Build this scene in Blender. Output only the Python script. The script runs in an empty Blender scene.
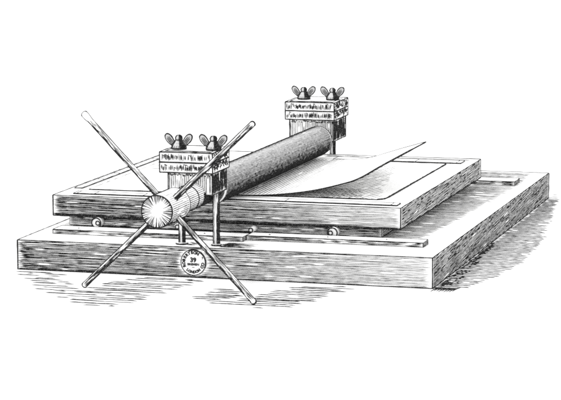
import bpy, math, random
from mathutils import Vector, Matrix, noise

random.seed(11)
scene = bpy.context.scene
col = scene.collection
V = Vector
PI = math.pi
VIEW = V((0.297, -0.944, 0.142)).normalized()   # side of the press the engraver drew
AX, AZ = 0.2645, 0.0735                            # roller axis
GZ = -0.0423                                      # table level (top of base board is z = 0)


# ------------------------------------------------------------------ materials
def mat(name, rgb, rough=0.8, spec=0.15, speck=None, scale=400.0, amount=0.5, metallic=0.0):
    m = bpy.data.materials.new(name)
    m.use_nodes = True
    nt = m.node_tree
    b = nt.nodes['Principled BSDF']
    b.inputs['Roughness'].default_value = rough
    b.inputs['Specular IOR Level'].default_value = spec
    b.inputs['Metallic'].default_value = metallic
    tc = nt.nodes.new('ShaderNodeTexCoord')
    nz = nt.nodes.new('ShaderNodeTexNoise')
    nz.inputs['Scale'].default_value = scale
    nz.inputs['Detail'].default_value = 3
    nt.links.new(tc.outputs['Object'], nz.inputs['Vector'])
    rp = nt.nodes.new('ShaderNodeValToRGB')
    c2 = speck if speck else tuple(c * 0.97 for c in rgb)
    rp.color_ramp.elements[0].position = amount
    rp.color_ramp.elements[0].color = (*rgb, 1)
    rp.color_ramp.elements[1].position = min(1.0, amount + 0.12)
    rp.color_ramp.elements[1].color = (*c2, 1)
    nt.links.new(nz.outputs['Fac'], rp.inputs['Fac'])
    nt.links.new(rp.outputs['Color'], b.inputs['Base Color'])
    bp = nt.nodes.new('ShaderNodeBump')
    bp.inputs['Strength'].default_value = 0.05
    bp.inputs['Distance'].default_value = 0.0005
    nt.links.new(nz.outputs['Fac'], bp.inputs['Height'])
    nt.links.new(bp.outputs['Normal'], b.inputs['Normal'])
    return m


WOOD = mat('pale_wood', (0.86, 0.86, 0.855), 0.85, 0.1, scale=90)
PAPER = mat('white_paper', (0.88, 0.88, 0.875), 0.9, 0.05, scale=60)
STEEL = mat('pale_steel', (0.80, 0.80, 0.80), 0.6, 0.2, speck=(0.66, 0.66, 0.66), scale=260, amount=0.56)
IRON = mat('grey_iron', (0.46, 0.46, 0.46), 0.6, 0.2, speck=(0.25, 0.25, 0.25), scale=500, amount=0.55)
DRUM = mat('roller_steel', (0.78, 0.78, 0.78), 0.6, 0.2, speck=(0.70, 0.70, 0.70), scale=300, amount=0.55)
GROUND = mat('table_paper', (0.87, 0.87, 0.87), 0.95, 0.0, scale=8)
INK = mat('black_ink', (0.018, 0.018, 0.018), 0.95, 0.0, speck=(0.15, 0.15, 0.15), scale=650, amount=0.56)
MATS = {'wood': WOOD, 'paper': PAPER, 'steel': STEEL, 'iron': IRON, 'drum': DRUM, 'ground': GROUND, 'ink': INK}


# ------------------------------------------------------------------ mesh building
def n1(x, y=0.0, z=0.0):
    return noise.noise(V((x, y, z)))


class Part:
    def __init__(self):
        self.v, self.f, self.m, self.s, self.mats = [], [], [], [], []

    def mi(self, name):
        if name not in self.mats:
            self.mats.append(name)
        return self.mats.index(name)

    def add(self, verts, faces, m, smooth=False):
        o = len(self.v)
        i = self.mi(m)
        self.v += [tuple(p) for p in verts]
        for f in faces:
            self.f.append(tuple(o + k for k in f))
            self.m.append(i)
            self.s.append(smooth)

    def tube(self, pts, rad, m='ink', sides=4, smooth=False):
        """a raised ink line or a rod through pts"""
        pts = [V(p) for p in pts]
        n = len(pts)
        if n < 2:
            return
        if not hasattr(rad, '__len__'):
            rad = [rad] * n
        if m == 'ink':
            rad = [q * 1.32 for q in rad]
        vs, fs = [], []
        up = None
        for i in range(n):
            t = (pts[min(i + 1, n - 1)] - pts[max(i - 1, 0)])
            if t.length < 1e-9:
                t = V((1, 0, 0))
            t.normalize()
            if up is None:
                up = V((0, 0, 1)) if abs(t.z) < 0.9 else V((0, 1, 0))
            a = t.cross(up)
            if a.length < 1e-6:
                a = t.cross(V((1, 0.3, 0.2)))
            a.normalize()
            b = a.cross(t)
            up = b
            for k in range(sides):
                w = 2 * PI * k / sides
                vs.append(pts[i] + a * (math.cos(w) * rad[i]) + b * (math.sin(w) * rad[i]))
        for i in range(n - 1):
            for k in range(sides):
                k2 = (k + 1) % sides
                fs.append((i * sides + k, i * sides + k2, (i + 1) * sides + k2, (i + 1) * sides + k))
        fs.append(tuple(range(sides))[::-1])
        fs.append(tuple((n - 1) * sides + k for k in range(sides)))
        self.add(vs, fs, m, smooth)

    def line(self, a, b, r=0.0007, wob=0.00012, taper=0.0, brk=0.0, step=0.008):
        """a hand-cut outline from a to b"""
        a, b = V(a), V(b)
        L = (b - a).length
        n = max(3, int(L / step) + 1)
        sd = random.random() * 100
        run, rr = [], []
        for i in range(n):
            t = i / (n - 1)
            p = a.lerp(b, t) + V((n1(sd + t * L * 60), n1(sd + 9, t * L * 60), n1(sd, 7, t * L * 60))) * wob
            w = r * (0.85 + 0.45 * n1(sd + 31, t * L * 90))
            if taper:
                w *= max(0.15, min(1.0, min(t, 1 - t) * L / taper))
            if brk and random.random() < brk:
                if len(run) > 1:
                    self.tube(run, rr)
                run, rr = [], []
                continue
            run.append(p)
            rr.append(max(w, r * 0.2))
        if len(run) > 1:
            self.tube(run, rr)

    def box(self, x0, x1, y0, y1, z0, z1, m, edge=0.0007, skip=()):
        c = [V((x, y, z)) for z in (z0, z1) for y in (y0, y1) for x in (x0, x1)]
        self.add(c, [(0, 2, 3, 1), (4, 5, 7, 6), (0, 1, 5, 4), (1, 3, 7, 5), (3, 2, 6, 7), (2, 0, 4, 6)], m)
        if edge:
            E = {'fb': (0, 1), 'ft': (4, 5), 'bb': (2, 3), 'bt': (6, 7), 'lb': (0, 2), 'rb': (1, 3), 'lt': (4, 6),
                 'rt': (5, 7), 'fl': (0, 4), 'fr': (1, 5), 'bl': (2, 6), 'br': (3, 7)}
            for k, (i, j) in E.items():
                if k not in skip:
                    self.line(c[i], c[j], edge)

    def lathe(self, A, B, prof, m, sides=40, smooth=True, capA=True, capB=True):
        """prof: list of (t along A->B in metres, radius)"""
        A, B = V(A), V(B)
        d = (B - A).normalized()
        a = d.orthogonal().normalized()
        b = d.cross(a)
        vs, fs = [], []
        for t, r in prof:
            for k in range(sides):
                w = 2 * PI * k / sides
                vs.append(A + d * t + a * (math.cos(w) * r) + b * (math.sin(w) * r))
        n = len(prof)
        for i in range(n - 1):
            for k in range(sides):
                k2 = (k + 1) % sides
                fs.append((i * sides + k, i * sides + k2, (i + 1) * sides + k2, (i + 1) * sides + k))
        self.add(vs, fs, m, smooth)
        caps = []
        if capA:
            caps.append(tuple(range(sides))[::-1])
        if capB:
            caps.append(tuple((n - 1) * sides + k for k in range(sides)))
        o = len(self.v) - len(vs)
        i = self.mi(m)
        for f in caps:
            self.f.append(tuple(o + k for k in f))
            self.m.append(i)
            self.s.append(False)

    def ring(self, c, axis, r, w=0.0007, n=40, a0=0.0, a1=2 * PI, jit=0.0):
        c, d = V(c), V(axis).normalized()
        a = d.orthogonal().normalized()
        b = d.cross(a)
        pts = [c + a * math.cos(a0 + (a1 - a0) * i / n) * r + b * math.sin(a0 + (a1 - a0) * i / n) * r for i in range(n + 1)]
        sd = random.random() * 99
        self.tube(pts, [w * (1 + 0.35 * n1(sd + i * 0.4)) for i in range(n + 1)])

    def hatch(self, S, vs, u0, u1, tone, r, step=0.005, brk=0.015, wob=0.0004, ends=0.0, jv=0.0):
        """strokes along u at each v of vs on the surface S(u, v) -> point"""
        for v in vs:
            sd = random.random() * 200
            v = v + random.uniform(-jv, jv)
            a = u0 + random.uniform(0, ends)
            b = u1 - random.uniform(0, ends)
            n = max(3, int(abs(b - a) / step) + 1)
            run, rr, gap = [], [], 0

            def flush():
                if len(run) > 2:
                    rr[0] *= 0.25
                    rr[-1] *= 0.25
                    self.tube(run, list(rr))
                run.clear()
                rr.clear()
            for i in range(n):
                u = a + (b - a) * i / (n - 1)
                t = tone(u, v)
                if random.random() < brk:
                    gap = random.choice((1, 1, 2))
                if gap > 0 or t < 0.06:
                    gap -= 1
                    flush()
                    continue
                w = r * min(1.6, t) * (0.9 + 0.55 * n1(sd + u * 130))
                run.append(S(u, v + wob * n1(sd, u * 22)))
                rr.append(max(w, r * 0.12))
            flush()

    def build(self, name, parent=None, origin=(0, 0, 0)):
        me = bpy.data.meshes.new(name)
        o = V(origin)
        me.from_pydata([tuple(V(p) - o) for p in self.v], [], self.f)
        for k in self.mats:
            me.materials.append(MATS[k])
        me.polygons.foreach_set('material_index', self.m)
        me.polygons.foreach_set('use_smooth', self.s)
        me.update()
        ob = bpy.data.objects.new(name, me)
        col.objects.link(ob)
        if parent is not None:
            ob.parent = parent
        else:
            ob.location = o
        return ob


def tag(o, label=None, cat=None, group=None, kind=None):
    if label:
        o['label'] = label
    if cat:
        o['category'] = cat
    if group:
        o['group'] = group
    if kind:
        o['kind'] = kind
    return o


def empty(name, loc):
    o = bpy.data.objects.new(name, None)
    o.location = loc
    o.empty_display_size = 0.02
    col.objects.link(o)
    return o


def plane(O, U, W):
    O, U, W = V(O), V(U), V(W)
    return lambda u, v: O + U * u + W * v


def frange(a, b, s):
    out, x = [], a
    while x <= b:
        out.append(x)
        x += s
    return out


def inside(poly, x, y):
    c = False
    n = len(poly)
    for i in range(n):
        x1, y1 = poly[i]
        x2, y2 = poly[(i + 1) % n]
        if (y1 > y) != (y2 > y) and x < (x2 - x1) * (y - y1) / (y2 - y1) + x1:
            c = not c
    return c


def clamp(x, a=0.0, b=1.0):
    return max(a, min(b, x))


def grain(sc_u=14, sc_v=160, sd=0.0):
    return lambda u, v: n1(u * sc_u + sd, v * sc_v, sd)


# ------------------------------------------------------------------ setting
g = Part()
g.add([(-60, -60, GZ), (60, -60, GZ), (60, 60, GZ), (-60, 60, GZ)], [(0, 1, 2, 3)], 'ground')
tag(g.build('ground'), kind='structure')

# engraved strokes drawing the press's shadow on the white ground round the board
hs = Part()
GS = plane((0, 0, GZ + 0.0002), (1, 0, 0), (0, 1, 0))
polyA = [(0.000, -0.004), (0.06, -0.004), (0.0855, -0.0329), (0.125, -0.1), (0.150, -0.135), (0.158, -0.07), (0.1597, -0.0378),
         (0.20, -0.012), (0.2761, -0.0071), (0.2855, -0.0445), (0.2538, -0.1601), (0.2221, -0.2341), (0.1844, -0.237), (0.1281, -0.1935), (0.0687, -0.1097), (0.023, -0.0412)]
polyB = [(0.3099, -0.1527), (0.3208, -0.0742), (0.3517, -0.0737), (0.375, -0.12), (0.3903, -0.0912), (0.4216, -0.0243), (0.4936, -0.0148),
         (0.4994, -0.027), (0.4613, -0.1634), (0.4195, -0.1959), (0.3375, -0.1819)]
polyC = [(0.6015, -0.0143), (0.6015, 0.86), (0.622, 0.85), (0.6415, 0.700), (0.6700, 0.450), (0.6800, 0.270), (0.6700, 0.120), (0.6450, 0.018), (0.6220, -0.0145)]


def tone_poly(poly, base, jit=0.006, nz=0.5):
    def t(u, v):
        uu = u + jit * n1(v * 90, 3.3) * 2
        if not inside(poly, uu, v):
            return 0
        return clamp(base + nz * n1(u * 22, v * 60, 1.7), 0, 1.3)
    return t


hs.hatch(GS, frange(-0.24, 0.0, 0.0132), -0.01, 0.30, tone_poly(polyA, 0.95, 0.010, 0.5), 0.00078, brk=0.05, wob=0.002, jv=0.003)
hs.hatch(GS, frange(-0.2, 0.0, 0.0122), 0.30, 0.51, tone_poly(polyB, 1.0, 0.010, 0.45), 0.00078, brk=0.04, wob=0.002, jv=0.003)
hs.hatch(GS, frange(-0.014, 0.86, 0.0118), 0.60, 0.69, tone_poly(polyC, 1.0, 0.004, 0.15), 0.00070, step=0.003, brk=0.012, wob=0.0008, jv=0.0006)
for i in range(110):                                # darkest scribble of the drawn shadow, at the foot of the board
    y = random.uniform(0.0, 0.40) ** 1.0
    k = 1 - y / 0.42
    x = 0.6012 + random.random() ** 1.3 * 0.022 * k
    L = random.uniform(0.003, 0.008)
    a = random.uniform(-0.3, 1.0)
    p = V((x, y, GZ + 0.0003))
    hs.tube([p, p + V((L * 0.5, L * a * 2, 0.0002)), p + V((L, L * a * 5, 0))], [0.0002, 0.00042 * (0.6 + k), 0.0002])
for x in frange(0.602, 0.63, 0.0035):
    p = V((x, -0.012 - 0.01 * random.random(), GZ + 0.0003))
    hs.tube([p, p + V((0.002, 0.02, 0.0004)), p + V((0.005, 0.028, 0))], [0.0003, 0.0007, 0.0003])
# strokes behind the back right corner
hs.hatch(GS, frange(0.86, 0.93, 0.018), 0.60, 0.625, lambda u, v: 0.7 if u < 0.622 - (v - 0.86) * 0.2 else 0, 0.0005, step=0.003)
tag(hs.build('shading_strokes', origin=(0, 0, GZ)), 'short parallel black engraved strokes drawing shadow on the white ground around the large base board',
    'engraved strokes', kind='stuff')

# ------------------------------------------------------------------ base board
W, D, T = 0.60, 0.8749, 0.0423
b = Part()
b.box(0, W, 0, D, -T, 0, 'wood', edge=0.0)
for a_, c_, r_ in (((0, 0, 0), (W, 0, 0), 0.0007), ((0, 0, -T), (W, 0, -T), 0.0011), ((0, 0, 0), (0, 0, -T), 0.0010),
                   ((W, 0, 0), (W, 0, -T), 0.0007), ((W, 0, 0), (W, D, 0), 0.0008), ((W, 0, -T), (W, D, -T), 0.0010),
                   ((W, D, 0), (W, D, -T), 0.0012), ((0, 0, 0), (0, D, 0), 0.0008), ((0, D, 0), (W, D, 0), 0.0008),
                   ((0, 0, -T), (0, D, -T), 0.0008), ((0, D, -T), (W, D, -T), 0.0008), ((0, D, 0), (0, D, -T), 0.0008)):
    b.line(a_, c_, r_, brk=0.002)
FS = plane((0, -0.0001, 0), (1, 0, 0), (0, 0, 1))
g1, g2 = grain(9, 110, 3.0), grain(40, 420, 8.0)


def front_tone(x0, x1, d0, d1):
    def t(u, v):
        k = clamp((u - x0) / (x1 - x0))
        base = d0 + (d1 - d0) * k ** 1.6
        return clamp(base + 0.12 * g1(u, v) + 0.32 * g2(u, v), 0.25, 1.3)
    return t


STX, STZ = 0.2616, -0.0208


def off_stamp(t):
    return lambda u, v: 0 if (u - STX) ** 2 + (v - STZ) ** 2 < 0.0183 ** 2 else t(u, v)


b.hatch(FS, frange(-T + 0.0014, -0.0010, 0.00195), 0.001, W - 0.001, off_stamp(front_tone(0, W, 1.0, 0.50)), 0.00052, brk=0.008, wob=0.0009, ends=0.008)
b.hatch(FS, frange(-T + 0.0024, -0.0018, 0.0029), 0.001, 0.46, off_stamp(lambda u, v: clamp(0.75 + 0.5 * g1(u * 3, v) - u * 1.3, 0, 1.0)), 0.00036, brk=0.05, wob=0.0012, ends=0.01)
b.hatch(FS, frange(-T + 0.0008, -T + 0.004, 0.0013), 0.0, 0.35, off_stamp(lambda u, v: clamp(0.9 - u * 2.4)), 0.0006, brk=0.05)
# left dark end of the front face
for z in frange(-T + 0.002, -0.002, 0.0026):
    b.line((0.001, -0.0002, z), (0.006 + random.random() * 0.02, -0.0002, z - 0.001), 0.0007, taper=0.01)

# right end: slanting grain with dark dashes
RS = plane((W + 0.0001, 0, -T), (0, 1, 0), (0, 0, 1))
slope = 0.060


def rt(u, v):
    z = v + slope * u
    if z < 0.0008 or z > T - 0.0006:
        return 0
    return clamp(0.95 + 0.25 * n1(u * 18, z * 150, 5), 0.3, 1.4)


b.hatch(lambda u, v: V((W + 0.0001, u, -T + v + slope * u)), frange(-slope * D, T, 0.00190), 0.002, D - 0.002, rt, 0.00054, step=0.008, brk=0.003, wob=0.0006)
for i in range(80):
    y = random.random() * D
    z = random.random() * (T - 0.006) + 0.003
    if n1(y * 9, z * 90, 2) < -0.12:
        continue
    L = random.uniform(0.012, 0.030)
    p = V((W + 0.0002, y, -T + z))
    q = p + V((0, L, L * (0.09 + 0.1 * random.random())))
    if q.y < D - 0.002 and q.z < -0.001:
        b.tube([p, p.lerp(q, 0.5), q], [0.0003, random.uniform(0.0004, 0.00065), 0.0002])

b.hatch(lambda u, v: V((-0.0001, u, v)), frange(-T + 0.001, -0.001, 0.0024), 0.002, D - 0.002, lambda u, v: clamp(0.8 + 0.5 * n1(u * 18, v * 150, 4)), 0.0005, step=0.012, brk=0.01)
b.hatch(lambda u, v: V((u, D + 0.0001, v)), frange(-T + 0.001, -0.001, 0.0024), 0.002, W - 0.002, lambda u, v: clamp(0.8 + 0.5 * n1(u * 18, v * 150, 4)), 0.0005, step=0.012, brk=0.01)
# top of the base: strokes drawing the platen's shadow under and beside it
TS = plane((0, 0, 0.0001), (1, 0, 0), (0, 1, 0))


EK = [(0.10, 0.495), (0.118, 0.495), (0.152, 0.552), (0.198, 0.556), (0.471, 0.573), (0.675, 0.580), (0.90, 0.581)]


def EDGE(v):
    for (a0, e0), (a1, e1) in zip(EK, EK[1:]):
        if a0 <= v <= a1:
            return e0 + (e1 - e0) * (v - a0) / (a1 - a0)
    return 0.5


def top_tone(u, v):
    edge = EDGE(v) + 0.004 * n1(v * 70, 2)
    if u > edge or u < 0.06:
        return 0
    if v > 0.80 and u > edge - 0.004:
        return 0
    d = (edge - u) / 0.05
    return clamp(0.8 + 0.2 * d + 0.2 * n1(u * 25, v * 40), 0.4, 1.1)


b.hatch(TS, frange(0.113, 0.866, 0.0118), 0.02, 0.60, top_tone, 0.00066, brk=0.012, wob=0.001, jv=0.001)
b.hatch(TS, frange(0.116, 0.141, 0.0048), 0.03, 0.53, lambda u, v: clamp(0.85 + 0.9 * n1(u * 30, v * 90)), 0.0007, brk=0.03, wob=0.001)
# dark strokes drawing shadow beside the bolt feet
for (x0, x1, y0, y1) in ((0.291, 0.345, 0.012, 0.05), (0.2415, 0.262, 0.012, 0.045)):
    b.hatch(TS, frange(y0, y1, 0.0055), x0, x1, lambda u, v, x0=x0, x1=x1: clamp(1.3 - 1.2 * (u - x0) / (x1 - x0) + 0.5 * n1(u * 90, v * 90)), 0.0007, step=0.003, brk=0.05, wob=0.002, ends=0.006)
base = b.build('base_board')
tag(base, 'large lower wooden board lying on the ground with grained sides and a round stamp', 'board')


def pin_dots(p, x0, x1, y, z, n):
    for i in range(n):
        x = x0 + (x1 - x0) * i / max(1, n - 1)
        p.lathe((x, y, z - 0.001), (x, y, z + 0.001), [(0, 0.0011), (0.0018, 0.0011), (0.0021, 0.0006)], 'ink', 10)


def strip(name, parent, x0, x1, y0, y1, z0, z1, npins, fr=0.75, origin=(0, 0, 0)):
    p = Part()
    p.box(x0, x1, y0, y1, z0, z1, 'wood', edge=0.00055)
    h = z1 - z0
    S = plane((0, y0 - 0.0001, z0), (1, 0, 0), (0, 0, 1))
    p.hatch(S, frange(h * 0.22, h * 0.9, max(0.0012, h * 0.2)), x0 + 0.001, x1 - 0.001,
            lambda u, v: clamp(fr + 0.8 * n1(u * 60, v * 500)), 0.00048, brk=0.06, wob=0.0003)
    for i in range(4):
        xx = x1 + 0.0001
        z = z0 + h * (0.2 + 0.2 * i)
        p.line((xx, y0 + 0.001, z), (xx, y1 - 0.001, z), 0.0004)
    o = p.build(name, parent, origin)
    if npins:
        for i in range(npins):
            q = Part()
            x = x0 + (x1 - x0) * (i + 0.35) / npins
            q.lathe((x, (y0 + y1) / 2, z1 - 0.0005), (x, (y0 + y1) / 2, z1 + 0.001), [(0, 0.0013), (0.0011, 0.0013), (0.0015, 0.0006)], 'ink', 10)
            q.build('pin', o, origin)
    return o


strip('guide_rail', base, 0.0285, 0.3132, 0.064, 0.098, 0.0002, 0.0065, 3)
strip('guide_rail', base, 0.3140, 0.5685, 0.079, 0.109, 0.0002, 0.0065, 3)
strip('guide_rail', base, 0.3000, 0.5735, 0.712, 0.752, 0.0002, 0.0065, 2, fr=1.1)

# maker's stamp on the front face
st = Part()
SC = V((STX, -0.0002, STZ))
st.lathe((STX, 0.001, STZ), (STX, -0.001, STZ), [(0, 0.0182), (0.0017, 0.0182), (0.0020, 0.0179)], 'paper', 48)
stamp = st.build('maker_stamp', base)
rg = Part()
rg.ring((STX, -0.0011, STZ), (0, 1, 0), 0.0179, 0.0005, 60)
rg.ring((STX + 0.0003, -0.0011, STZ - 0.0001), (0, 1, 0), 0.0176, 0.0009, 30, a0=-1.2, a1=1.2)
rg.build('stamp_rim', stamp)


def glyphs(p, text, size, place, bold=0.0):
    """append flat letters; place(x, y) maps letter space (metres) to a point"""
    cu = bpy.data.curves.new('letters', 'FONT')
    cu.body = text
    cu.size = size
    cu.align_x = 'CENTER'
    cu.align_y = 'CENTER'
    cu.offset = bold
    cu.resolution_u = 3
    ob = bpy.data.objects.new('letters', cu)
    col.objects.link(ob)
    dg = bpy.context.evaluated_depsgraph_get()
    me = bpy.data.meshes.new_from_object(ob.evaluated_get(dg))
    vs = [place(v.co.x, v.co.y) for v in me.vertices]
    fs = [tuple(q.vertices) for q in me.polygons]
    p.add(vs, fs, 'ink')
    bpy.data.objects.remove(ob)
    bpy.data.curves.remove(cu)
    bpy.data.meshes.remove(me)


lt = Part()
YL = -0.0013


def ring_text(text, r, a_start, a_end, size, inward):
    n = len(text)
    for i, ch in enumerate(text):
        if ch == ' ':
            continue
        a = a_start + (a_end - a_start) * i / (n - 1)
        er = V((math.sin(a), 0, math.cos(a)))          # a is clockwise from the top
        et = V((math.cos(a), 0, -math.sin(a)))
        if inward:
            er, et = -er, -et
        c = V((STX, YL, STZ)) + V((math.sin(a), 0, math.cos(a))) * r
        glyphs(lt, ch, size, lambda x, y: c + et * x + er * y, 0.00044)


ring_text('ROBERTSON & CO', 0.0137, math.radians(-112), math.radians(114), 0.0056, False)
ring_text('LONDON', 0.0135, math.radians(219), math.radians(141), 0.0050, True)
glyphs(lt, '39', 0.0088, lambda x, y: V((STX + x, YL, STZ + 0.0033 + y)), 0.00050)
glyphs(lt, 'BREMEN', 0.0044, lambda x, y: V((STX + x * 1.05, YL, STZ - 0.0028 + y)), 0.00025)
lt.tube([(STX - 0.0018, YL, STZ - 0.0068), (STX + 0.0018, YL, STZ - 0.0068)], 0.0003)
lt.build('stamp_lettering', stamp)

# ------------------------------------------------------------------ platen board
X0, X1, Y0, Y1, Z0, Z1 = 0.0017, 0.5235, 0.1338, 0.6821, 0.0155, 0.0453
PO = (X0, Y0, Z0)
b = Part()
b.box(X0, X1, Y0, Y1, Z0, Z1, 'wood', edge=0.0)
for a_, c_, r_ in (((X0, Y0, Z1), (X1, Y0, Z1), 0.0006), ((X0, Y0, Z0), (X1, Y0, Z0), 0.0011), ((X0, Y0, Z1), (X0, Y0, Z0), 0.0010),
                   ((X1, Y0, Z1), (X1, Y0, Z0), 0.0008), ((X1, Y0, Z1), (X1, Y1, Z1), 0.0007), ((X1, Y0, Z0), (X1, Y1, Z0), 0.0011),
                   ((X1, Y1, Z1), (X1, Y1, Z0), 0.0009), ((X0, Y0, Z1), (X0, Y1, Z1), 0.0008), ((X0, Y1, Z1), (X1, Y1, Z1), 0.0009),
                   ((X0, Y0, Z0), (X0, Y1, Z0), 0.0008), ((X0, Y1, Z0), (X1, Y1, Z0), 0.0008), ((X0, Y1, Z1), (X0, Y1, Z0), 0.0008)):
    b.line(a_, c_, r_, brk=0.002)
FS2 = plane((0, Y0 - 0.0001, 0), (1, 0, 0), (0, 0, 1))
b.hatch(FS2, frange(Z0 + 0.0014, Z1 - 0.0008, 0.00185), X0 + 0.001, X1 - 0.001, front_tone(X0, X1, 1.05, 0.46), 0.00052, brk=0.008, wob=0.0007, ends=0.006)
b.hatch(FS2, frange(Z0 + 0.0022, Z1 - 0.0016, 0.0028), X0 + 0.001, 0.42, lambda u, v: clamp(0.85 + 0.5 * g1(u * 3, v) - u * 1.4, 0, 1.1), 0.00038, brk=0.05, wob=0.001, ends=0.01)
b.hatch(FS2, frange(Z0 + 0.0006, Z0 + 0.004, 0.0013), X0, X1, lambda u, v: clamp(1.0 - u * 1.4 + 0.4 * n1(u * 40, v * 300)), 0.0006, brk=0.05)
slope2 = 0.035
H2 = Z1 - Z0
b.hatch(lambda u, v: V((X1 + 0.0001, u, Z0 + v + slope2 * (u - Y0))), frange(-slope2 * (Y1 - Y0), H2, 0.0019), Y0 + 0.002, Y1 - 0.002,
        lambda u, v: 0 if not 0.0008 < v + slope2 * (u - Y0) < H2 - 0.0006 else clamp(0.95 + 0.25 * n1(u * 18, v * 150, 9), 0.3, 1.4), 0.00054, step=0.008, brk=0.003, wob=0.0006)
for i in range(36):
    y = Y0 + random.random() ** 1.3 * (Y1 - Y0)
    z = Z0 + random.random() * (H2 - 0.006) + 0.003
    L = random.uniform(0.008, 0.02)
    p = V((X1 + 0.0002, y, z))
    q = p + V((0, L, L * 0.12))
    if q.y < Y1 - 0.002 and q.z < Z1 - 0.001:
        b.tube([p, p.lerp(q, 0.5), q], [0.0003, random.uniform(0.0004, 0.00065), 0.0002])
b.hatch(lambda u, v: V((X0 - 0.0001, u, v)), frange(Z0 + 0.001, Z1 - 0.001, 0.0024), Y0 + 0.002, Y1 - 0.002, lambda u, v: clamp(0.8 + 0.5 * n1(u * 18, v * 150, 4)), 0.0005, step=0.012, brk=0.01)
b.hatch(lambda u, v: V((u, Y1 + 0.0001, v)), frange(Z0 + 0.001, Z1 - 0.001, 0.0024), X0 + 0.002, X1 - 0.002, lambda u, v: clamp(0.8 + 0.5 * n1(u * 18, v * 150, 4)), 0.0005, step=0.012, brk=0.01)
# strokes on the platen margin behind the back strip and at the left of the front stand
b.hatch(plane((0, 0, Z1 + 0.0001), (1, 0, 0), (0, 1, 0)), frange(0.657, 0.676, 0.0065), 0.27, 0.512, lambda u, v: 0.7, 0.00045, brk=0.05)
platen = b.build('platen_board', None, PO)
tag(platen, 'smaller upper wooden board with flat metal strips, carried above the base board', 'board')


# board added under the platen to lighten the gap, small wheels in front
u_ = Part()
ux0, ux1, uy0, uy1, uz0, uz1 = 0.024, 0.494, 0.1420, 0.672, 0.0012, Z0 - 0.0003
u_.box(ux0, ux1, uy0, uy1, uz0, uz1, 'wood', edge=0.0004)
u_.hatch(plane((0, uy0 - 0.0001, 0), (1, 0, 0), (0, 0, 1)), frange(uz0 + 0.001, uz1 - 0.0008, 0.0020), ux0, ux1,
         lambda u, v: clamp(0.6 + 0.7 * clamp((v - 0.003) / 0.010) + 0.6 * n1(u * 22, v * 300, 6)), 0.0006, brk=0.03, wob=0.0006)  # strokes thicken upward, drawing the shade below the platen
u_.hatch(lambda u, v: V((ux1 + 0.0001, u, v)), frange(uz0 + 0.001, uz1 - 0.0008, 0.0018), uy0, uy1, lambda u, v: 0.9, 0.0006, step=0.01, brk=0.03)
u_.build('gap_fill_board', platen, PO)
for i, (x, y) in enumerate([(0.0715, 0.126), (0.1965, 0.122), (0.3085, 0.120), (0.4270, 0.124)]):
    p = Part()
    r = 0.0072 if i in (0, 3) else 0.0040
    zc = 0.0080
    p.lathe((x, y, zc), (x, uy0 - 0.0002, zc), [(0, r - 0.0006), (0.0006, r), (uy0 - 0.0002 - y, r)], 'paper', 32)
    if i in (0, 3):
        a0 = (0.75 if i == 0 else -0.25) * PI
        p.ring((x, y, zc), (0, -1, 0), r - 0.0002, 0.00075, 30)
    wheel = p.build('wheel', platen, PO)
    q = Part()
    dx = (0.0030, 0.001, 0.0, -0.0022)[i]
    q.lathe((x + dx, y + 0.0002, zc), (x + dx, y - 0.0022, zc), [(0, 0.0029), (0.0018, 0.0029), (0.0024, 0.0024)], 'paper', 24)
    q.ring((x + dx, y - 0.0022, zc), (0, 1, 0), 0.0029, 0.0007, 24)
    q.build('axle_pin', wheel, PO)


def flat_strip(x0, x1, y0, y1, name='edge_strip', marks=(), along='x', thick=0.0015):
    p = Part()
    z0, z1 = Z1 + 0.0002, Z1 + thick
    p.box(x0, x1, y0, y1, z0, z1, 'steel' if 0 else 'paper', edge=0.00052)
    if along == 'x':
        p.line((x0, y0 - 0.0005, z0 + 0.0006), (x1, y0 - 0.0005, z0 + 0.0006), 0.0007)
    for m in marks:
        if along == 'x':
            p.line((m, y0, z1 + 0.0001), (m, y1, z1 + 0.0001), 0.0005)
        else:
            p.line((x0, m, z1 + 0.0001), (x1, m, z1 + 0.0001), 0.0005)
    return p.build(name, platen, PO)


flat_strip(0.0275, 0.514, 0.1500, 0.1720, marks=(0.0325, 0.06, 0.135, 0.22, 0.35, 0.505))
flat_strip(0.0085, 0.0200, 0.2050, 0.6000, marks=(0.30, 0.37, 0.43, 0.55), along='y')
flat_strip(0.2950, 0.5045, 0.6170, 0.6480, marks=(0.36, 0.43, 0.497))

# ------------------------------------------------------------------ sheets of paper
sp = Part()
sx0, sx1, sy0, sy1 = 0.034, 0.4825, 0.197, 0.605
sz = Z1 + 0.0010
pts = [(sx0, sy0), (sx1 - 0.010, sy0 + 0.004), (sx1 - 0.002, sy0 + 0.012), (sx1, sy0 + 0.03), (sx1 + 0.001, sy1), (sx0, sy1)]
n = len(pts)
sp.add([(x, y, Z1 + 0.0003) for x, y in pts] + [(x, y, sz) for x, y in pts],
       [tuple(range(n))[::-1], tuple(range(n, 2 * n))] + [(i, (i + 1) % n, n + (i + 1) % n, n + i) for i in range(n)], 'paper')
for i in range(n):
    a_, c_ = pts[i], pts[(i + 1) % n]
    thick = (0.0009, 0.0012, 0.0013, 0.0012, 0.0005, 0.0006)[i]
    sp.line((a_[0], a_[1], sz - 0.0002), (c_[0], c_[1], sz - 0.0002), thick, wob=0.0004)
SS = lambda u, v: V((v, u, sz + 0.0001))


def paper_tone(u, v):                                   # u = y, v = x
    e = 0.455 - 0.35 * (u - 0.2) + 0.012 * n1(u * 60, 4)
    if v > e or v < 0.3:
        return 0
    return clamp(0.45 + 5 * (e - v) + 0.3 * n1(u * 40, v * 90), 0.2, 1.1)


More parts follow.
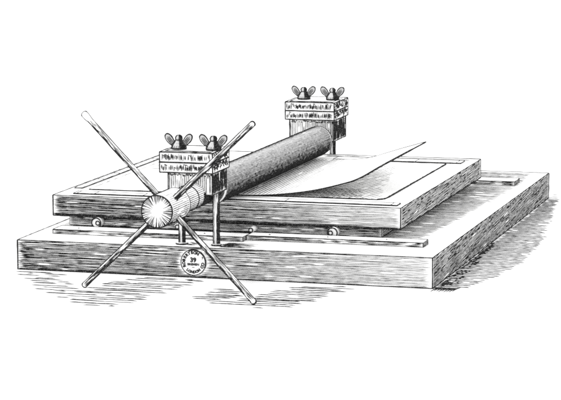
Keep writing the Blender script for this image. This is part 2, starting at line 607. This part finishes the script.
sp.hatch(lambda u, v: V((v + 0.25 * (u - 0.2), u, sz + 0.0001)), frange(0.30, 0.47, 0.0085), sy0 + 0.006, 0.56,  # strokes drawing the shade below the curled sheet
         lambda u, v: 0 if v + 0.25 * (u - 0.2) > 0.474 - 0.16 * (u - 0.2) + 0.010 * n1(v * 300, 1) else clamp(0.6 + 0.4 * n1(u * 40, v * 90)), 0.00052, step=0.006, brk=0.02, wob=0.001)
sp.hatch(lambda u, v: V((u, v, sz + 0.0001)), frange(0.208, 0.30, 0.012), 0.27, 0.46, lambda u, v: 0.75 if u < 0.455 - (v - 0.2) * 0.25 + 0.01 * n1(v * 200) else 0, 0.0005, step=0.005, brk=0.02)  # crossing strokes deepen that drawn shade
for i in range(9):                                      # strokes at the left, behind the front stand
    y = 0.44 + i * 0.016
    sp.line((0.036 + random.random() * 0.004, y, sz + 0.0001), (0.060 + random.random() * 0.025, y - 0.002, sz + 0.0001), 0.00045, taper=0.01)
sheet = sp.build('paper_sheet', None, (sx0, sy0, Z1))
tag(sheet, 'flat white sheet with dark edges lying on the upper board under the curling sheet', 'paper')

cs = Part()
LFT = 0.215
fp = [(LFT, .190, .0470), (.2628, .19, .0470), (.3143, .195, .0482), (.3716, .20, .0551), (.4182, .21, .0656), (.4424, .22, .0738), (.4743, .235, .0925), (.5305, .26, .1239)]
ep = [(.5305, .26, .1239), (.4708, .36, .1003), (.4249, .44, .0813), (.3792, .52, .0629), (.3264, .61, .0472)]


def sample(poly, t):
    """smooth sampling by parameter 0..1 along the points"""
    n = len(poly) - 1
    x = t * n
    i = min(int(x), n - 1)
    f = x - i
    P = [V(poly[max(0, min(n, k))]) for k in (i - 1, i, i + 1, i + 2)]
    return 0.5 * ((2 * P[1]) + (P[2] - P[0]) * f + (2 * P[0] - 5 * P[1] + 4 * P[2] - P[3]) * f * f + (3 * P[1] - P[0] - 3 * P[2] + P[3]) * f ** 3)


def curl(s, t):
    F = sample(fp, s)
    E_ = sample(ep, t)
    L_ = V((LFT, 0.19 + t * 0.42, 0.0470))
    F0, F1 = V(fp[0]), V(fp[-1])
    kx = (F.x - F0.x) / (F1.x - F0.x)
    kz = (F.z - F0.z) / (F1.z - F0.z)
    ky = (F.y - F0.y) / (F1.y - F0.y)
    return V((L_.x + (E_.x - L_.x) * kx, L_.y + (E_.y - L_.y) * ky, L_.z + (E_.z - L_.z) * kz))


NS, NT = 56, 28
th = 0.0004
top = [curl(i / NS, j / NT) + V((0, 0, th)) for j in range(NT + 1) for i in range(NS + 1)]
bot = [curl(i / NS, j / NT) for j in range(NT + 1) for i in range(NS + 1)]
K = len(top)
ix = lambda i, j: j * (NS + 1) + i
fs = []
for j in range(NT):
    for i in range(NS):
        fs.append((ix(i, j), ix(i + 1, j), ix(i + 1, j + 1), ix(i, j + 1)))
        fs.append(tuple(K + k for k in (ix(i, j), ix(i, j + 1), ix(i + 1, j + 1), ix(i + 1, j))))
for i in range(NS):
    fs.append((K + ix(i, 0), K + ix(i + 1, 0), ix(i + 1, 0), ix(i, 0)))
    fs.append((K + ix(i + 1, NT), K + ix(i, NT), ix(i, NT), ix(i + 1, NT)))
for j in range(NT):
    fs.append((K + ix(NS, j), K + ix(NS, j + 1), ix(NS, j + 1), ix(NS, j)))
    fs.append((K + ix(0, j + 1), K + ix(0, j), ix(0, j), ix(0, j + 1)))
cs.add(top + bot, fs, 'paper', True)
cs.tube([curl(i / 80, 0) for i in range(81)], [0.0006 + 0.0005 * clamp((i - 30) / 40) * (1 if i < 76 else 0.4) for i in range(81)])
cs.tube([curl(1, i / 60) + V((0, 0, th / 2)) for i in range(61)], 0.0007)


def curl_xy(x, y):
    """height of the curled sheet over x, y (search on its grid)"""
    t = clamp((y - 0.19 - 0.07 * clamp((x - .25) / .28) ** 2) / 0.42)
    s = 0.5
    lo, hi = 0.0, 1.0
    for _ in range(14):
        s = (lo + hi) / 2
        if curl(s, t).x < x:
            lo = s
        else:
            hi = s
    return curl(s, t) + V((0, 0, th + 0.0001))


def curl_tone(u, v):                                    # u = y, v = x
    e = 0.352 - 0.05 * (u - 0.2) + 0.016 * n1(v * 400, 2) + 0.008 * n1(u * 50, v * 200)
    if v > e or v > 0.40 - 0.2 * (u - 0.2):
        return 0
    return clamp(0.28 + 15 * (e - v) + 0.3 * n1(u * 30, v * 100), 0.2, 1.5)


cs.hatch(lambda u, v: curl_xy(v, u), frange(0.272, 0.364, 0.0058), 0.197, 0.60, curl_tone, 0.0005, step=0.008, brk=0.012, wob=0.0004)  # strokes drawing the roller's shadow, heaviest near the contact
o = cs.build('paper_sheet', None, (LFT, 0.19, Z1))
tag(o, 'white sheet coming from under the big roller with one corner curling up to a point', 'paper')

# ------------------------------------------------------------------ roller
RO = V((AX, -0.159, AZ))
roller = empty('press_roller', RO)
tag(roller, 'long steel roller with a spoked hub of four turning rods, lying across the upper board', 'roller')


def cyl_y(y0, r):
    return lambda u, v: V((AX + math.cos(v) * r, u, AZ + math.sin(v) * r))


SIL = math.radians(115.6), math.radians(-64.4)

d = Part()
ya, yb, RD = 0.066, 0.640, 0.0234
d.lathe((AX, ya, AZ), (AX, yb, AZ), [(0, RD - 0.0015), (0.0015, RD), (yb - ya - 0.006, RD), (yb - ya - 0.002, RD - 0.0025), (yb - ya, RD - 0.007)], 'drum', 72)


def drum_tone(u, v):  # stroke weight draws a highlight, shaded underside and reflected lower edge
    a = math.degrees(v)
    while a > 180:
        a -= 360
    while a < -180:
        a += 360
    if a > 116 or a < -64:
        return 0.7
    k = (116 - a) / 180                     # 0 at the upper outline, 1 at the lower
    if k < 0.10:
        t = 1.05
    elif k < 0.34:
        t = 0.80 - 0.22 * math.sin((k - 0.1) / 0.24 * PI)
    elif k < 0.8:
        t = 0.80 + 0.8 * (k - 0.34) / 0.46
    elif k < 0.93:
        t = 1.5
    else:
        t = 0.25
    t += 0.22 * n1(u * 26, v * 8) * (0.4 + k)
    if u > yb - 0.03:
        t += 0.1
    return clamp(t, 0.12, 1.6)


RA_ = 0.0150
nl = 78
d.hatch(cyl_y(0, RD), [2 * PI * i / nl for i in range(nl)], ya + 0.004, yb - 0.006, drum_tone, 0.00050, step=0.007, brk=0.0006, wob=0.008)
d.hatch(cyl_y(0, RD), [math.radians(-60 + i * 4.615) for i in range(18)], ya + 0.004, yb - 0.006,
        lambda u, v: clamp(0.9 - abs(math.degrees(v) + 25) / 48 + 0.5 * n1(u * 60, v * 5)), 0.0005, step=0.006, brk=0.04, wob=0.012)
for s in SIL:
    d.line((AX + math.cos(s) * RD, ya, AZ + math.sin(s) * RD), (AX + math.cos(s) * RD, yb - 0.004, AZ + math.sin(s) * RD), 0.0009)
d.ring((AX, yb - 0.004, AZ), (0, 1, 0), RD - 0.0008, 0.0011, 60)
for i in range(64):
    w = 2 * PI * i / 64
    d.tube([(AX + math.cos(w) * q_, ya - 0.0001, AZ + math.sin(w) * q_) for q_ in (RA_, RD - 0.001)], 0.0006)
d.build('roller_drum', roller, RO)

a = Part()
RA = 0.0172
a.lathe((AX, -0.090, AZ), (AX, 0.690, AZ), [(0, RA), (0.160, RA), (0.162, 0.0085), (0.780, 0.0085)], 'steel', 48)


def axle_tone(u, v):  # stroke weight by angle draws the axle's round shading
    aa = math.degrees(v)
    k = clamp((116 - aa) / 180)
    return clamp(0.35 + 1.3 * abs(k - 0.35) ** 1.0 + 0.3 * n1(u * 60, v * 9), 0.1, 1.5)


a.hatch(cyl_y(0, RA), [math.radians(-64 + i * 9) for i in range(21)], -0.083, 0.068, axle_tone, 0.0006, step=0.005, brk=0.01, wob=0.01)
a.hatch(cyl_y(0, RA), [math.radians(-64 + i * 5) for i in range(16)], -0.012, 0.068, lambda u, v: 1.3, 0.0008, step=0.005)
a.hatch(cyl_y(0, 0.0085), [math.radians(-80 + i * 14) for i in range(16)], 0.637, 0.688, lambda u, v: 1.2, 0.0008, step=0.005)
for s in SIL:
    a.line((AX + math.cos(s) * RA, -0.084, AZ + math.sin(s) * RA), (AX + math.cos(s) * RA, 0.066, AZ + math.sin(s) * RA), 0.0008)
a.ring((AX, -0.034, AZ), (0, 1, 0), RA, 0.0009, 48)
a.build('axle', roller, RO)

h = Part()
RH = 0.0215
y0, y1 = -0.159, -0.084
h.lathe((AX, y0, AZ), (AX, y1, AZ), [(0, RH - 0.0008), (0.001, RH), (y1 - y0 - 0.001, RH), (y1 - y0, RH - 0.001)], 'steel', 64)
h.ring((AX, y0 + 0.0005, AZ), (0, 1, 0), RH - 0.0002, 0.0009, 64)
h.ring((AX, y1, AZ), (0, 1, 0), RH - 0.0006, 0.0009, 64)


def hub_tone(u, v):  # light strokes above, heavy below: hub shading drawn in ink
    k = clamp((116 - math.degrees(v)) / 180)
    return clamp(0.25 + 1.5 * max(0, k - 0.35) + (0.8 if k < 0.1 else 0) + 0.3 * n1(u * 60, v * 9), 0.1, 1.5)


h.hatch(cyl_y(0, RH), [math.radians(-63 + i * 7.2) for i in range(25)], y0 + 0.003, y1 - 0.002, hub_tone, 0.0006, step=0.005, brk=0.03, wob=0.01)
h.hatch(cyl_y(0, RH), [math.radians(120 + i * 12) for i in range(14)], y0 + 0.003, y1 - 0.002, lambda u, v: 0.7, 0.0005, step=0.006)
for s in SIL:
    h.line((AX + math.cos(s) * RH, y0, AZ + math.sin(s) * RH), (AX + math.cos(s) * RH, y1, AZ + math.sin(s) * RH), 0.0009)
# turned end of the hub: cuts radiating from the middle
for i in range(60):
    w = 2 * PI * i / 60 + random.uniform(-0.04, 0.04)
    r1 = RH * 0.97
    r0 = RH * random.choice((0.35, 0.5, 0.6, 0.7, 0.42)) * (0.85 + 0.3 * random.random())
    if 0.6 < w < 1.3:
        r0 = max(r0, RH * 0.7)
    f = lambda r: (AX + math.cos(w) * r, y0 - 0.0001, AZ + math.sin(w) * r)
    h.tube([f(r0), f((r0 + r1) / 2), f(r1)], [0.00012, 0.00032 * random.uniform(0.7, 1.3), 0.00052])
h.build('hub', roller, RO)


def rod(A, B, r, knob):
    p = Part()
    A, B = V(A), V(B)
    L = (B - A).length
    dr = (B - A).normalized()
    prof = [(0, r * 0.35), (r * 0.3, r * 0.8), (r * 0.9, r)]
    if knob:
        prof = [(0, r * 0.5), (r * 0.3, r * 1.0), (r * 1.0, r * 1.28), (r * 2.6, r * 1.28), (r * 5.0, r * 1.0)]
    prof += [(L * 0.5, r * 1.0), (L - r * 0.8, r * 0.98), (L - r * 0.25, r * 0.75), (L, r * 0.35)]
    p.lathe(A, B, prof, 'paper', 28)
    e = dr.cross(VIEW).normalized()
    if e.z > 0:
        e = -e                                           # the lower outline
    v2 = e.cross(dr).normalized()
    if v2.dot(VIEW) < 0:
        v2 = -v2

    def S(u, w):
        k = 1.28 if knob and u < r * 2.6 else (1.28 - 0.28 * (u - r * 2.6) / (r * 2.4) if knob and u < r * 5 else 1.0)
        return A + dr * u + (e * math.cos(w) + v2 * math.sin(w)) * (r * k)
    for w, wd in ((0.0, 0.00085), (PI, 0.00105)):
        n = 60
        p.tube([S(r * 0.8 + (L - r * 1.6) * i / n, w) for i in range(n + 1)], [wd * (0.85 + 0.4 * n1(w * 7 + i * 0.5, L)) for i in range(n + 1)])
    p.hatch(S, [0.35, 0.62, 0.9], r * 4 if knob else r, L - r, lambda u, v: clamp(1.25 - v * 0.3 + 0.8 * n1(u * 75, v * 3, L * 9)), 0.00068, step=0.004, brk=0.06, wob=0.1)  # heavier strokes low on the rod draw its shaded underside
    p.hatch(S, [1.2, 1.5, 1.85, 2.2, 2.75], r * 5 if knob else r, L - r, lambda u, v: clamp(0.8 + 0.8 * n1(u * 60, v * 3, L * 5)), 0.00048, step=0.004, brk=0.06, wob=0.1)
    p.hatch(S, [-0.6, -1.2, -1.8, -2.4], r * 3, L - r, lambda u, v: 0.6, 0.0005, step=0.01, wob=0.1)
    for P_, sg in ((A, 1), (B, -1)):
        kk = 1.28 if (knob and sg == 1) else 1.0
        arc = []
        for i in range(13):
            w = PI * i / 12
            arc.append(P_ + dr * sg * (r * 0.9 * (1 - math.sin(w))) + (e * math.cos(w)) * r * kk * (1.0) + v2 * 0.0004)
        p.tube([q_ - dr * sg * 0.0004 for q_ in arc], 0.0010)
    return p.build('turning_rod', roller, RO)


rod((0.1201, -0.045, 0.188), (0.406, -0.1827, -0.0375), 0.0033, True)
rod((0.3902, -0.1300, 0.1918), (0.1485, -0.1300, -0.0364), 0.0032, False)


# ------------------------------------------------------------------ stands with bearing blocks and wing nuts
def wing_nut(parent, origin, x, y, z, dark):
    p = Part()
    prof = [(0, 0.0092), (0.0008, 0.0101), (0.003, 0.0100), (0.0065, 0.0086), (0.0100, 0.0060), (0.0122, 0.0042), (0.0130, 0.0040),
            (0.0148, 0.0046), (0.0166, 0.0044), (0.0182, 0.0032), (0.0192, 0.0012)]
    p.lathe((x, y, z), (x, y, z + 0.02), prof, 'iron', 32)

    def rad(t):
        for (t0, r0), (t1, r1) in zip(prof, prof[1:]):
            if t0 <= t <= t1:
                return r0 + (r1 - r0) * (t - t0) / (t1 - t0)
        return prof[-1][1]
    va = math.atan2(VIEW.y, VIEW.x)
    for k in range(-9, 28):
        w = k / 18 * PI
        ang = va - PI / 2 + w
        lit = 0.22 < w / PI < 0.55
        pts = [(x + math.cos(ang) * rad(t), y + math.sin(ang) * rad(t), z + t) for t in [i * 0.0192 / 16 for i in range(17)]]
        wd = 0.0003 if lit else (0.0007 if w / PI > 0.5 else 0.00045)  # stroke weight draws a highlight and a shaded right side
        if k in (0, 18):
            wd = 0.0008
        i0 = 0
        if lit:
            pts = pts[:5] if k % 2 else pts[:3]
        p.tube(pts, [wd * (0.7 + 0.5 * random.random()) for _ in pts])
    p.ring((x, y, z + 0.001), (0, 0, 1), 0.0101, 0.0009, 32)
    p.ring((x, y, z + 0.0126), (0, 0, 1), 0.0042, 0.0006, 24)
    nut = p.build('wing_nut', parent, origin)
    for sg in (-1, 1):
        q = Part()
        tilt = math.radians(38) * sg
        cx, cz = x + sg * 0.0124, z + 0.0124
        ax, bx, ty = 0.0045, 0.0098, 0.0016
        ring_f = []
        N = 28
        du = V((math.cos(tilt), 0, -math.sin(tilt)))
        dv = V((math.sin(tilt), 0, math.cos(tilt)))

        def E_(w, k, yy):
            wid = ax * (1 + 0.22 * math.sin(w))
            return V((cx, y + yy, cz)) + du * (math.cos(w) * wid * k) + dv * (math.sin(w) * bx * k)
        rings = [(-ty * 1.25, 0.55), (-ty, 0.9), (-ty * 0.4, 1.0), (ty * 0.4, 1.0), (ty, 0.9), (ty * 1.25, 0.55)]
        vs = [E_(2 * PI * i / N, k, yy) for yy, k in rings for i in range(N)]
        fs = [(r_ * N + i, r_ * N + (i + 1) % N, (r_ + 1) * N + (i + 1) % N, (r_ + 1) * N + i) for r_ in range(5) for i in range(N)]
        fs += [tuple(range(N)), tuple(5 * N + i for i in range(N))[::-1]]
        q.add(vs, fs, 'iron', False)
        q.tube([E_(2 * PI * i / 32, 1.0, -ty * 0.5) for i in range(33)], [0.00088 + 0.0003 * n1(i * 0.5, x * 50) for i in range(33)])
        for m in range(3):
            o_ = (m - 1.0) * 0.42
            q.tube([V((cx, y - ty * 1.3, cz)) + du * (ax * o_) + dv * (bx * tt) for tt in (-0.7, -0.2, 0.3, 0.65 - 0.3 * abs(o_))],
                   [0.0002, 0.0005, 0.00042, 0.0002])
        q.build('wing', nut, origin)
    return nut


def stand(label, bx0, bx1, cx0, cx1, yf, yb_, ybolt, bolts, zb, zm, zt, foot):
    O = V(((bolts[0] + bolts[1]) / 2, ybolt, 0))
    root = empty('roller_stand', O)
    tag(root, label, 'stand', 'stands holding the ends of the long roller')
    p = Part()
    iy = 0.005
    p.box(bx0, bx1, yf + iy, yb_ - iy, zb, zm, 'wood', edge=0.0008)
    S = lambda u, v: V((v, yf + iy - 0.0001, u))
    p.hatch(S, frange(bx0 + 0.002, bx1 - 0.001, 0.0028), zb + 0.0008, zm - 0.001,
            lambda u, v: clamp(0.6 + 0.5 * n1(v * 900, 1) + 0.25 * n1(u * 90, v * 200) + 0.6 * clamp((v - bx1 + 0.014) / 0.014)), 0.00062, step=0.003, brk=0.03, wob=0.0003, ends=0.003)
    p.hatch(S, frange(bx0 + 0.0015, bx1 - 0.001, 0.0021), zm - 0.006, zm - 0.0005, lambda u, v: 1.2, 0.0008, step=0.0015, ends=0.003)  # short thick strokes drawing the shadow under the clamp plates
    RSx = lambda u, v: V((bx1 + 0.0001, v, u))
    p.hatch(RSx, frange(yf + iy + 0.003, yb_ - iy, 0.0036), zb + 0.001, zm - 0.001, lambda u, v: clamp(1.3 + 0.9 * n1(u * 120, v * 90)), 0.0009, step=0.003, brk=0.04, wob=0.0015)
    p.hatch(lambda u, v: V((bx1 + 0.0002, u, v + 0.1 * (u - yf))), frange(zb + 0.002, zm - 0.006, 0.003), yf + iy + 0.002, yb_ - iy - 0.002, lambda u, v: clamp(0.7 + 1.2 * n1(u * 60, v * 200)), 0.0008, step=0.004, brk=0.06, wob=0.001)
    p.hatch(lambda u, v: V((bx0 - 0.0001, v, u)), frange(yf + iy + 0.003, yb_ - iy, 0.0036), zb + 0.001, zm - 0.001, lambda u, v: 0.9, 0.0006, step=0.004, brk=0.03)
    p.build('bearing_block', root, O)
    hz = (zt - zm) / 2
    for k in range(2):
        q = Part()
        z0, z1 = zm + hz * k + 0.0002, zm + hz * (k + 1) - 0.0002
        q.box(cx0, cx1, yf, yb_, z0, z1, 'wood', edge=0.00085)
        x = cx0 + 0.0035
        while x < cx1 - 0.004:                           # end-grain nicks, long and short
            hh = z1 - z0
            mode = random.random()
            a0 = 0.14 + 0.14 * random.random()
            a1 = 0.62 + 0.26 * random.random()
            if mode < 0.22:
                a1 = a0 + 0.4
            if mode > 0.8:
                a0 = a1 - 0.42
            dx = random.uniform(-0.0007, 0.0007)
            rr_ = random.choice((0.00035, 0.0005, 0.0007))
            if random.random() > 0.07:
                q.tube([(x, yf - 0.0001, z0 + hh * a0), (x + dx, yf - 0.0002, z0 + hh * (a0 + a1) / 2), (x + dx, yf - 0.0001, z0 + hh * a1)], [rr_ * 0.5, rr_, rr_ * 0.5])
            if random.random() < 0.22:
                q.tube([(x, yf - 0.0001, z0 + hh * a1), (x + 0.0028, yf - 0.0001, z0 + hh * (a1 - 0.12))], 0.0004)
            x += random.uniform(0.0011, 0.0020)
        for i in range(52):                               # dark right side
            yy = random.uniform(yf + 0.004, yb_ - 0.004)
            zz = random.uniform(z0 + 0.001, z1 - 0.003)
            q.tube([(cx1 + 0.0002, yy, zz), (cx1 + 0.0003, yy + random.uniform(-0.006, 0.004), zz + 0.0025), (cx1 + 0.0002, yy + random.uniform(-0.008, 0.010), zz + random.uniform(0.002, 0.006))],
                   [0.0004, random.uniform(0.0005, 0.0009), 0.0003])
        if k == 1:                                        # cut line round the top
            zz = z1 + 0.0001
            q.line((cx0 + 0.005, yf + 0.010, zz), (cx1 - 0.006, yf + 0.010, zz), 0.0009)
            q.line((cx0 + 0.006, yf + 0.015, zz), (cx1 - 0.02, yf + 0.015, zz), 0.0005, taper=0.01)
            q.line((cx0 + 0.005, yf + 0.010, zz), (cx0 + 0.005, yb_ - 0.012, zz), 0.0007)
            q.line((cx1 - 0.006, yf + 0.010, zz), (cx1 - 0.006, yb_ - 0.012, zz), 0.0006)
        q.build('clamp_plate', root, O)
    for i, x in enumerate(bolts):
        q = Part()
        r = 0.0042
        q.lathe((x, ybolt, 0.0002), (x, ybolt, zb + 0.004), [(0, r), (zb + 0.0038, r)], 'steel', 28)
        va = math.atan2(VIEW.y, VIEW.x)
        Sv = lambda u, w: V((x + math.cos(w) * r, ybolt + math.sin(w) * r, u))
        for w, wd in ((va - PI / 2, 0.0008), (va + PI / 2, 0.0010)):
            q.line(Sv(0, w), Sv(zb, w), wd)
        q.hatch(Sv, [va + 0.2, va + 0.5, va + 0.8, va + 1.1, va + 1.4], 0.001, zb, lambda u, v: clamp(1.0 + 0.8 * n1(u * 150, v * 3)), 0.0008, step=0.004, brk=0.03, wob=0.05)  # close strokes on the right half draw the bolt's shaded side
        q.hatch(Sv, [va - 1.1, va - 0.7], 0.001, zb, lambda u, v: clamp((1.1 if i == 0 else 0.55) + 0.8 * n1(u * 150, v * 3)), 0.0006, step=0.004, brk=0.05, wob=0.05)
        q.hatch(Sv, [va + PI + k_ * 0.45 for k_ in range(-2, 3)], 0.001, zb, lambda u, v: 0.7, 0.0006, step=0.006, wob=0.05)
        bo = q.build('bolt', root, O)
        if foot:
            f = Part()
            rf = 0.0066 if i else 0.0082
            f.lathe((x, ybolt, 0.0002), (x, ybolt, 0.003), [(0, rf), (0.0018, rf), (0.0024, rf * 0.85)], 'steel', 28)
            f.ring((x, ybolt, 0.0012), (0, 0, 1), rf, 0.0008, 32)
            f.build('foot', bo, O)
        wing_nut(root, O, x - (0.003 if foot else 0.0), ybolt, zt + 0.0003, i)
    return root


stand('front roller stand with two wing nuts, between the spoked hub and the upper board',
      0.2275, 0.2915, 0.2171, 0.2938, -0.010, 0.064, 0.0235, (0.2372, 0.2876), 0.0745, 0.1048, 0.1334, True)
stand('back roller stand with two wing nuts, behind the far end of the long roller',
      0.2095, 0.2840, 0.2035, 0.2864, 0.655, 0.742, 0.7000, (0.2225, 0.2715), 0.0695, 0.1045, 0.1334, False)

# ------------------------------------------------------------------ camera
cam = bpy.data.cameras.new('camera')
co = bpy.data.objects.new('camera', cam)
col.objects.link(co)
R_ = V((0.95954826, 0.2815013, -0.00491372))
U_ = V((-0.03616229, 0.14053636, 0.98941489))
F_ = V((-0.27921214, 0.94921365, -0.14503115))
M = Matrix((R_, U_, -F_)).transposed().to_4x4()
M.translation = V((1.32758267, -3.1959488, 0.55927751))
co.matrix_world = M
cam.sensor_width = 36.0
cam.lens = 2469.13 / 561.0 * 36.0
cam.clip_start = 0.1
cam.clip_end = 500
scene.camera = co

# ------------------------------------------------------------------ light
w = bpy.data.worlds.new('World')
scene.world = w
w.use_nodes = True
bg = w.node_tree.nodes['Background']
bg.inputs['Color'].default_value = (1, 1, 1, 1)
bg.inputs['Strength'].default_value = 1.0
sl = bpy.data.lights.new('soft_lamp', 'SUN')
sl.energy = 0.8
sl.angle = math.radians(14)
so = bpy.data.objects.new('soft_lamp', sl)
col.objects.link(so)
so.rotation_euler = V((0.75, 0.30, -1.0)).to_track_quat('-Z', 'Y').to_euler()
so.location = (-2, -2, 3)

scene.view_settings.view_transform = 'Standard'
scene.view_settings.look = 'None'
scene.view_settings.gamma = 1
scene.view_settings.exposure = 0.7
scene.cycles.max_bounces = 6
scene.cycles.use_denoising = False
scene.cycles.filter_width = 1.9
